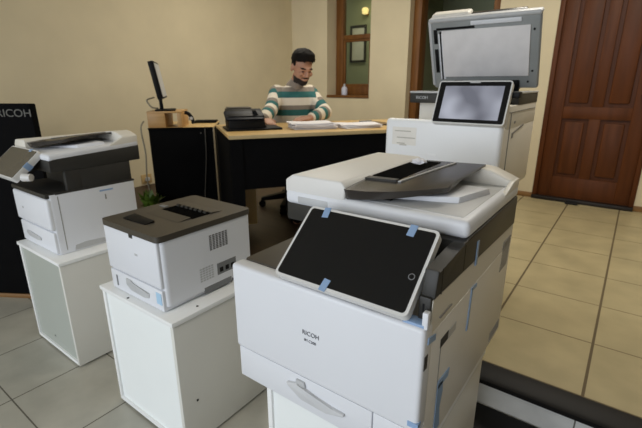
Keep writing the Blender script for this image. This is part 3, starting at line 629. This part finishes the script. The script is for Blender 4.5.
for k in range(3):
    sheet('paper_stack', .30, .21, dw(.915+random.uniform(-.02, .02), .235+random.uniform(-.01, .01), z), rzd+random.uniform(-.1, .2), 'loose white papers in the lower heap right of the man', 'papers right of the man', .002, .006); z += .0092
fo = thing('clipboard', 'dark brown clipboard at the right end of the desk beyond the papers', 'clipboard', dw(1.14, .42, DT+.0003), rzd+.15, world=False)
part('board', B(-.11, .11, -.15, .15, 0, .006, .002), mat('dark_brown_board', (46, 36, 24), .4), fo)
part('sheet', B(-.09, .09, -.13, .11, .006, .008), mat('tan_sheet', (112, 90, 56), .7), fo)
part('clip', B(-.05, .05, .11, .145, .006, .016, .003), M_grey, fo)

# ------------------------------------------------------------------ office chair
ch = thing('office_chair', 'black swivel chair with star base behind the desk', 'chair', dw(.64, 1.0, 0), rzd, world=False)
part('seat', B(-.24, .24, -.24, .22, .405, .452, .022, 3), M_leather, ch)
b = B(-.20, .20, .19, .24, .50, .84, .02, 3); part('backrest', b, M_leather, ch)
b = NB(); tube(b, [(0, .1, .41), (0, .24, .40), (0, .265, .5), (0, .25, .62)], .018); part('back_bar', b, M_black, ch)
part('gas_column', cone(NB(), (0, 0, .09), (0, 0, .41), .028, .022), M_black, ch)
b = B(-.10, .10, -.10, .10, .385, .41, .01); part('seat_plate', b, M_black, ch)
for k in range(5):
    a = 2*math.pi*k/5+.35; c = Vector((math.cos(a), math.sin(a), 0)); n_ = Vector((-c.y, c.x, 0))
    b = NB(); p0 = c*.02+Vector((0, 0, .12)); p1 = c*.30+Vector((0, 0, .075))
    hexa(b, [p0-n_*.045-Vector((0, 0, .035)), p1-n_*.028-Vector((0, 0, .018)), p1+n_*.028-Vector((0, 0, .018)), p0+n_*.045-Vector((0, 0, .035)),
             p0-n_*.045+Vector((0, 0, .03)), p1-n_*.028+Vector((0, 0, .012)), p1+n_*.028+Vector((0, 0, .012)), p0+n_*.045+Vector((0, 0, .03))], .006)
    lg = part('leg', b, M_black, ch)
    q = c*.29+Vector((0, 0, .03)); part('caster', cone(NB(), q-n_*.024, q+n_*.024, .03, .03, 16), M_black, lg)

# ------------------------------------------------------------------ the man
def ell(bm, c, r, R=None, seg=20):
    m = Matrix.Translation(c) @ (R.to_4x4() if R else Matrix.Identity(4)) @ Matrix.Diagonal((*r, 1))
    bmesh.ops.create_uvsphere(bm, u_segments=seg, v_segments=seg//2+2, radius=1, matrix=m)
def limb(bm, pts):
    for p, r in pts: ell(bm, p, (r, r, r), None, 14)
    for (p, r), (q, s) in zip(pts, pts[1:]): cone(bm, p, q, r, s, 14)
def loft(bm, secs, n=24):
    rings = [[bm.verts.new((c[0]+rx*math.cos(2*math.pi*i/n), c[1]+ry*math.sin(2*math.pi*i/n), c[2])) for i in range(n)] for c, rx, ry in secs]
    bm.faces.new(rings[0][::-1]); bm.faces.new(rings[-1])
    for a, b in zip(rings, rings[1:]):
        for i in range(n): bm.faces.new((a[i], a[(i+1) % n], b[(i+1) % n], b[i]))
def remesh(bm, vox, smooth=4):
    me = bpy.data.meshes.new('tmp'); bm.to_mesh(me); bm.free(); o = bpy.data.objects.new('tmp', me); COL.objects.link(o)
    r = o.modifiers.new('r', 'REMESH'); r.mode = 'VOXEL'; r.voxel_size = vox
    s = o.modifiers.new('s', 'SMOOTH'); s.iterations = smooth; s.factor = .5
    dg = bpy.context.evaluated_depsgraph_get(); dg.update(); me2 = bpy.data.meshes.new_from_object(o.evaluated_get(dg)); b2 = NB(); b2.from_mesh(me2)
    bpy.data.objects.remove(o); bpy.data.meshes.remove(me); bpy.data.meshes.remove(me2); return b2
man = thing('person', 'man in a teal, white and grey striped jumper sitting at the desk looking down', 'person', dw(.638, .975, 0), rzd, world=False)
V = Vector
HC = V((.036, -.168, 1.190)); HR = (Matrix.Rotation(math.radians(12), 3, 'Z') @ Matrix.Rotation(math.radians(22), 3, 'X'))   # head centre, yaw to his left, nod down
def hp(x, y, z): return HC+HR@V((x, y, z))
# joints
SA, EA, WA = V((-.140, -.03, .995)), V((-.225, -.17, .875)), V((-.335, -.365, .812))          # arm reaching to the phone
SB, EB, WB = V((.142, -.03, .995)), V((.215, -.22, .845)), V((.03, -.40, .818))               # arm lying across the papers
body = NB()
loft(body, [((0, .02, .48), .15, .11), ((0, .01, .60), .145, .105), ((0, -.02, .78), .16, .11), ((0, -.035, .90), .175, .112), ((0, -.04, .99), .17, .095), ((0, -.05, 1.045), .09, .065)])
limb(body, [(V((.004, -.06, 1.03)), .054), (V((.022, -.12, 1.11)), .048)])
limb(body, [(SA, .058), (EA, .043), (WA, .028)]); limb(body, [(SB, .058), (EB, .043), (WB, .028)])
for s in (-1, 1):
    limb(body, [(V((s*.085, 0, .53)), .085), (V((s*.12, -.40, .52)), .062), (V((s*.12, -.36, .12)), .042)])
    limb(body, [(V((s*.12, -.35, .06)), .04), (V((s*.125, -.50, .035)), .034)])
def hand(W, fwd, nrm, side):
    fwd = fwd.normalized(); nrm = (nrm-fwd*(nrm@fwd)).normalized(); lat = fwd.cross(nrm)*side
    pc = W+fwd*.045; R = Matrix((lat, fwd, nrm)).transposed(); ell(body, pc, (.038, .05, .016), R)
    for k, (ln, off) in enumerate(((.062, -.028), (.074, -.009), (.069, .010), (.054, .027))):
        p0 = pc+lat*off+fwd*.035; p1 = p0+fwd*ln*.5-nrm*.004; p2 = p1+fwd*ln*.33-nrm*.014; p3 = p2+fwd*ln*.2-nrm*.014
        limb(body, [(p0, .0095), (p1, .0088), (p2, .008), (p3, .007)])
    p0 = pc-lat*.030-fwd*.015; p1 = p0-lat*.022+fwd*.022-nrm*.006; p2 = p1-lat*.006+fwd*.028-nrm*.008
    limb(body, [(p0, .013), (p1, .010), (p2, .008)])
hand(WA, V((.12, -.35, -.05)), V((-.2, -.1, 1)), 1)
hand(WB, V((-1, -.18, -.06)), V((0, -.25, 1)), -1)
# head
ell(body, hp(0, .012, .035), (.077, .096, .092), HR); ell(body, hp(0, -.018, -.035), (.062, .070, .085), HR); ell(body, hp(0, -.045, -.09), (.038, .036, .032), HR)
ell(body, hp(0, -.078, .018), (.055, .018, .016), HR)                                                   # brow
limb(body, [(hp(0, -.088, .008), .009), (hp(0, -.108, -.028), .0125)])
for s in (-1, 1):
    ell(body, hp(s*.014, -.098, -.032), (.009, .012, .008), HR); ell(body, hp(s*.040, -.070, -.022), (.024, .020, .022), HR); ell(body, hp(s*.080, .018, -.005), (.009, .020, .032), HR)
    limb(body, [(hp(s*.030, .015, -.06), .030), (V((.014+s*.018, -.09, 1.08)), .034)])
ell(body, hp(0, -.088, -.060), (.024, .010, .006), HR); ell(body, hp(0, -.084, -.071), (.021, .010, .007), HR)
bm_body = remesh(body, .0062, 3)
HRi = HR.transposed()
def shell(src, test, offs, name, m, thick=.006, jit=0):
    b = src.copy(); bmesh.ops.delete(b, geom=[v for v in b.verts if not test(HRi@(v.co-HC), v.co)], context='VERTS'); b.normal_update()
    for v in list(b.verts):
        l = HRi@(v.co-HC); v.co += v.normal*(offs(l)+jit*noise.noise(v.co*70))
    bmesh.ops.solidify(b, geom=b.faces[:], thickness=thick); return part(name, b, m, man, ang=60)
src = bm_body.copy()
part('body', bm_body, M_skin, man, ang=60)
def hairtest(l, g): return g.z > 1.12 and abs(l.x) < .088 and l.z > -.05 and (l.z > .070-.012*abs(l.x)/.07 or (l.y > -.022 and l.z > .018) or (l.y > .035 and l.z > -.075)) and not (abs(l.x) > .078 and l.z < .03)
def hairoff(l):
    t = max(0, min(1, (l.z-.03)/.07)); return .002+.018*t+.026*t*max(0, min(1, (.03-l.y)/.08))
shell(src, hairtest, hairoff, 'hair', M_hair, .004, .005)
def beardtest(l, g): return l.y < .012 and l.z < -.040 and l.z > -.135 and abs(l.x) < .075 and (l.z < -.074+.32*abs(l.x) or (-.056 < l.z < -.046 and abs(l.x) < .035 and l.y < -.07)) and g.z > 1.055 and not (l.z < -.118 and l.y > -.03)
shell(src, beardtest, lambda l: .0035, 'beard', M_beard, .003, .0015)
def browtest(l, g): return l.y < -.05 and .018 < l.z < .030 and .010 < abs(l.x) < .052
shell(src, browtest, lambda l: .002, 'eyebrows', M_hair, .002)
for s in (-1, 1):
    b = NB(); ell(b, hp(s*.031, -.0815, .001), (.0125, .006, .0045), HR, 12); part('eye', b, mat('eye_dark', (40, 28, 24), .3), man)
# jumper
sw = NB()
loft(sw, [((0, .01, .52), .172, .132), ((0, .005, .60), .178, .136), ((0, -.02, .76), .186, .136), ((0, -.038, .90), .186, .132), ((0, -.04, .98), .176, .116), ((0, -.046, 1.035), .115, .085), ((0, -.055, 1.055), .08, .07)])
limb(sw, [(SA, .070), (SA.lerp(EA, .5), .062), (EA, .057), (EA.lerp(WA, .55), .054), (WA.lerp(EA, .08), .044)])
limb(sw, [(SB, .070), (SB.lerp(EB, .5), .062), (EB, .057), (EB.lerp(WB, .55), .052), (WB.lerp(EB, .12), .042)])
bm_sw = remesh(sw, .009, 3)
def stripe_pos(p):
    best = None
    for S, E, W_2 in ((SA, EA, WA), (SB, EB, WB)):
        L1 = (E-S).length
        for a, c, base in ((S, E, 0), (E, W_2, L1)):
            t = max(0, min(1, (p-a)@(c-a)/(c-a).length_squared)); dd = (p-a.lerp(c, t)).length
            if best is None or dd < best[0]: best = (dd, base+t*(c-a).length)
    inarm = abs(p.x) > .165+.05*max(0, (.98-p.z)) and best[0] < .10
    if p.z > .62 and (inarm or (p.y < -.19)): return best[1]+.015
    return 1.045-p.z
jm = bpy.data.objects.new('jumper', None)
bmesh.ops.translate(bm_sw, verts=bm_sw.verts, vec=(0, 0, 0))
lay = bm_sw.verts.layers.float.new('stripe')
for v in bm_sw.verts: v[lay] = stripe_pos(v.co)
bpy.data.objects.remove(jm)
mj = bpy.data.materials.new('striped_knit'); mj.use_nodes = True; nt = mj.node_tree; bs = nt.nodes['Principled BSDF']; bs.inputs['Roughness'].default_value = .9
at = nt.nodes.new('ShaderNodeAttribute'); at.attribute_name = 'stripe'
dv = nt.nodes.new('ShaderNodeMath'); dv.operation = 'DIVIDE'; dv.inputs[1].default_value = .142; fr = nt.nodes.new('ShaderNodeMath'); fr.operation = 'FRACT'
rp = nt.nodes.new('ShaderNodeValToRGB'); rp.color_ramp.interpolation = 'CONSTANT'; e = rp.color_ramp.elements
TEAL, WHI, GRE = (*lin((44, 100, 98)), 1), (*lin((216, 206, 188)), 1), (*lin((134, 124, 112)), 1)
e[0].position = 0; e[0].color = GRE; e[1].position = .24; e[1].color = TEAL
k = e.new(.58); k.color = WHI
nt.links.new(at.outputs['Fac'], dv.inputs[0]); nt.links.new(dv.outputs[0], fr.inputs[0]); nt.links.new(fr.outputs[0], rp.inputs[0]); nt.links.new(rp.outputs[0], bs.inputs['Base Color'])
wv = nt.nodes.new('ShaderNodeTexNoise'); wv.inputs['Scale'].default_value = 160; bp = nt.nodes.new('ShaderNodeBump'); bp.inputs['Strength'].default_value = .4; bp.inputs['Distance'].default_value = .003
nt.links.new(wv.outputs[0], bp.inputs['Height']); nt.links.new(bp.outputs[0], bs.inputs['Normal'])
jp = part('jumper', bm_sw, mj, man, ang=70)
b = NB(); limb(b, [(V((0, -.055, 1.035)), .074), (V((.012, -.090, 1.072)), .062), (V((.018, -.104, 1.096)), .053)]); b = remesh(b, .007, 4); part('roll_neck', b, mat('grey_knit', (140, 128, 116), .9), man, ang=70)
tr_ = NB()
loft(tr_, [((0, .03, .455), .15, .12), ((0, .02, .56), .165, .125)])
for s in (-1, 1): limb(tr_, [(V((s*.085, 0, .545)), .092), (V((s*.12, -.40, .53)), .072), (V((s*.12, -.36, .11)), .055)])
part('trousers', remesh(tr_, .012, 3), M_trous, man, ang=70)
for s in (-1, 1):
    b = NB(); ell(b, V((s*.122, -.42, .045)), (.05, .14, .045)); ell(b, V((s*.12, -.34, .055)), (.045, .06, .055)); part('shoe', remesh(b, .009, 2), M_black, man, ang=70)

# ------------------------------------------------------------------ back room and sill things
bt = thing('spray_bottle', 'pale bottle with a narrow cap standing on the window sill', 'bottle', (-3.40, BW+.10, W1[2]+.0005), 0, world=False)
part('bottle_body', lathe(NB(), [(.038, 0), (.042, .01), (.042, .085), (.03, .108), (.014, .118)]), M_soap, bt)
part('cap', lathe(NB(), [(.014, .117), (.015, .14), (.008, .152)]), M_lgrey, bt)
pf = thing('picture_frame', 'dark framed certificate on the green wall seen through the window', 'picture', (-4.13, 6.695, 2.06), 0, world=False)
part('frame', frame_ring(NB(), -.16, .16, -.30, .30, .035, -.03, 0, .003), mat('dark_frame', (40, 40, 36), .5), pf)
part('print', B(-.125, .125, -.012, -.004, -.265, .265), mat('faded_print', (222, 222, 210), .6), pf)
wl = thing('wall_lamp', 'small glowing lamp high on the green wall beyond the window', 'lamp', (-3.97, 6.695, 2.55), 0, world=False)
part('wall_plate', B(-.03, .03, -.02, 0, -.05, .05, .004), M_brass, wl)
part('lamp_shade', lathe(NB(), [(.02, -.04), (.05, -.03), (.06, .03), (.04, .06), (.02, .065)], (0, -.07, 0)), M_lampg, wl)
# crumpled tissue left in the feeder of the large printer
b = NB(); bmesh.ops.create_icosphere(b, subdivisions=3, radius=1)
for v in b.verts:
    n = v.co.normalized(); k = 1+.5*noise.noise(n*2.3)+.25*noise.noise(n*6); v.co = V((n.x*.022*k, n.y*.014*k, max(-.0085, n.z*.010*k)))
single('crumpled_wrapper', b, M_crease, 'crumpled white wrapper lying in the feeder tray of the large printer', 'wrapper', (-.545, 1.275, 1.158), .6)
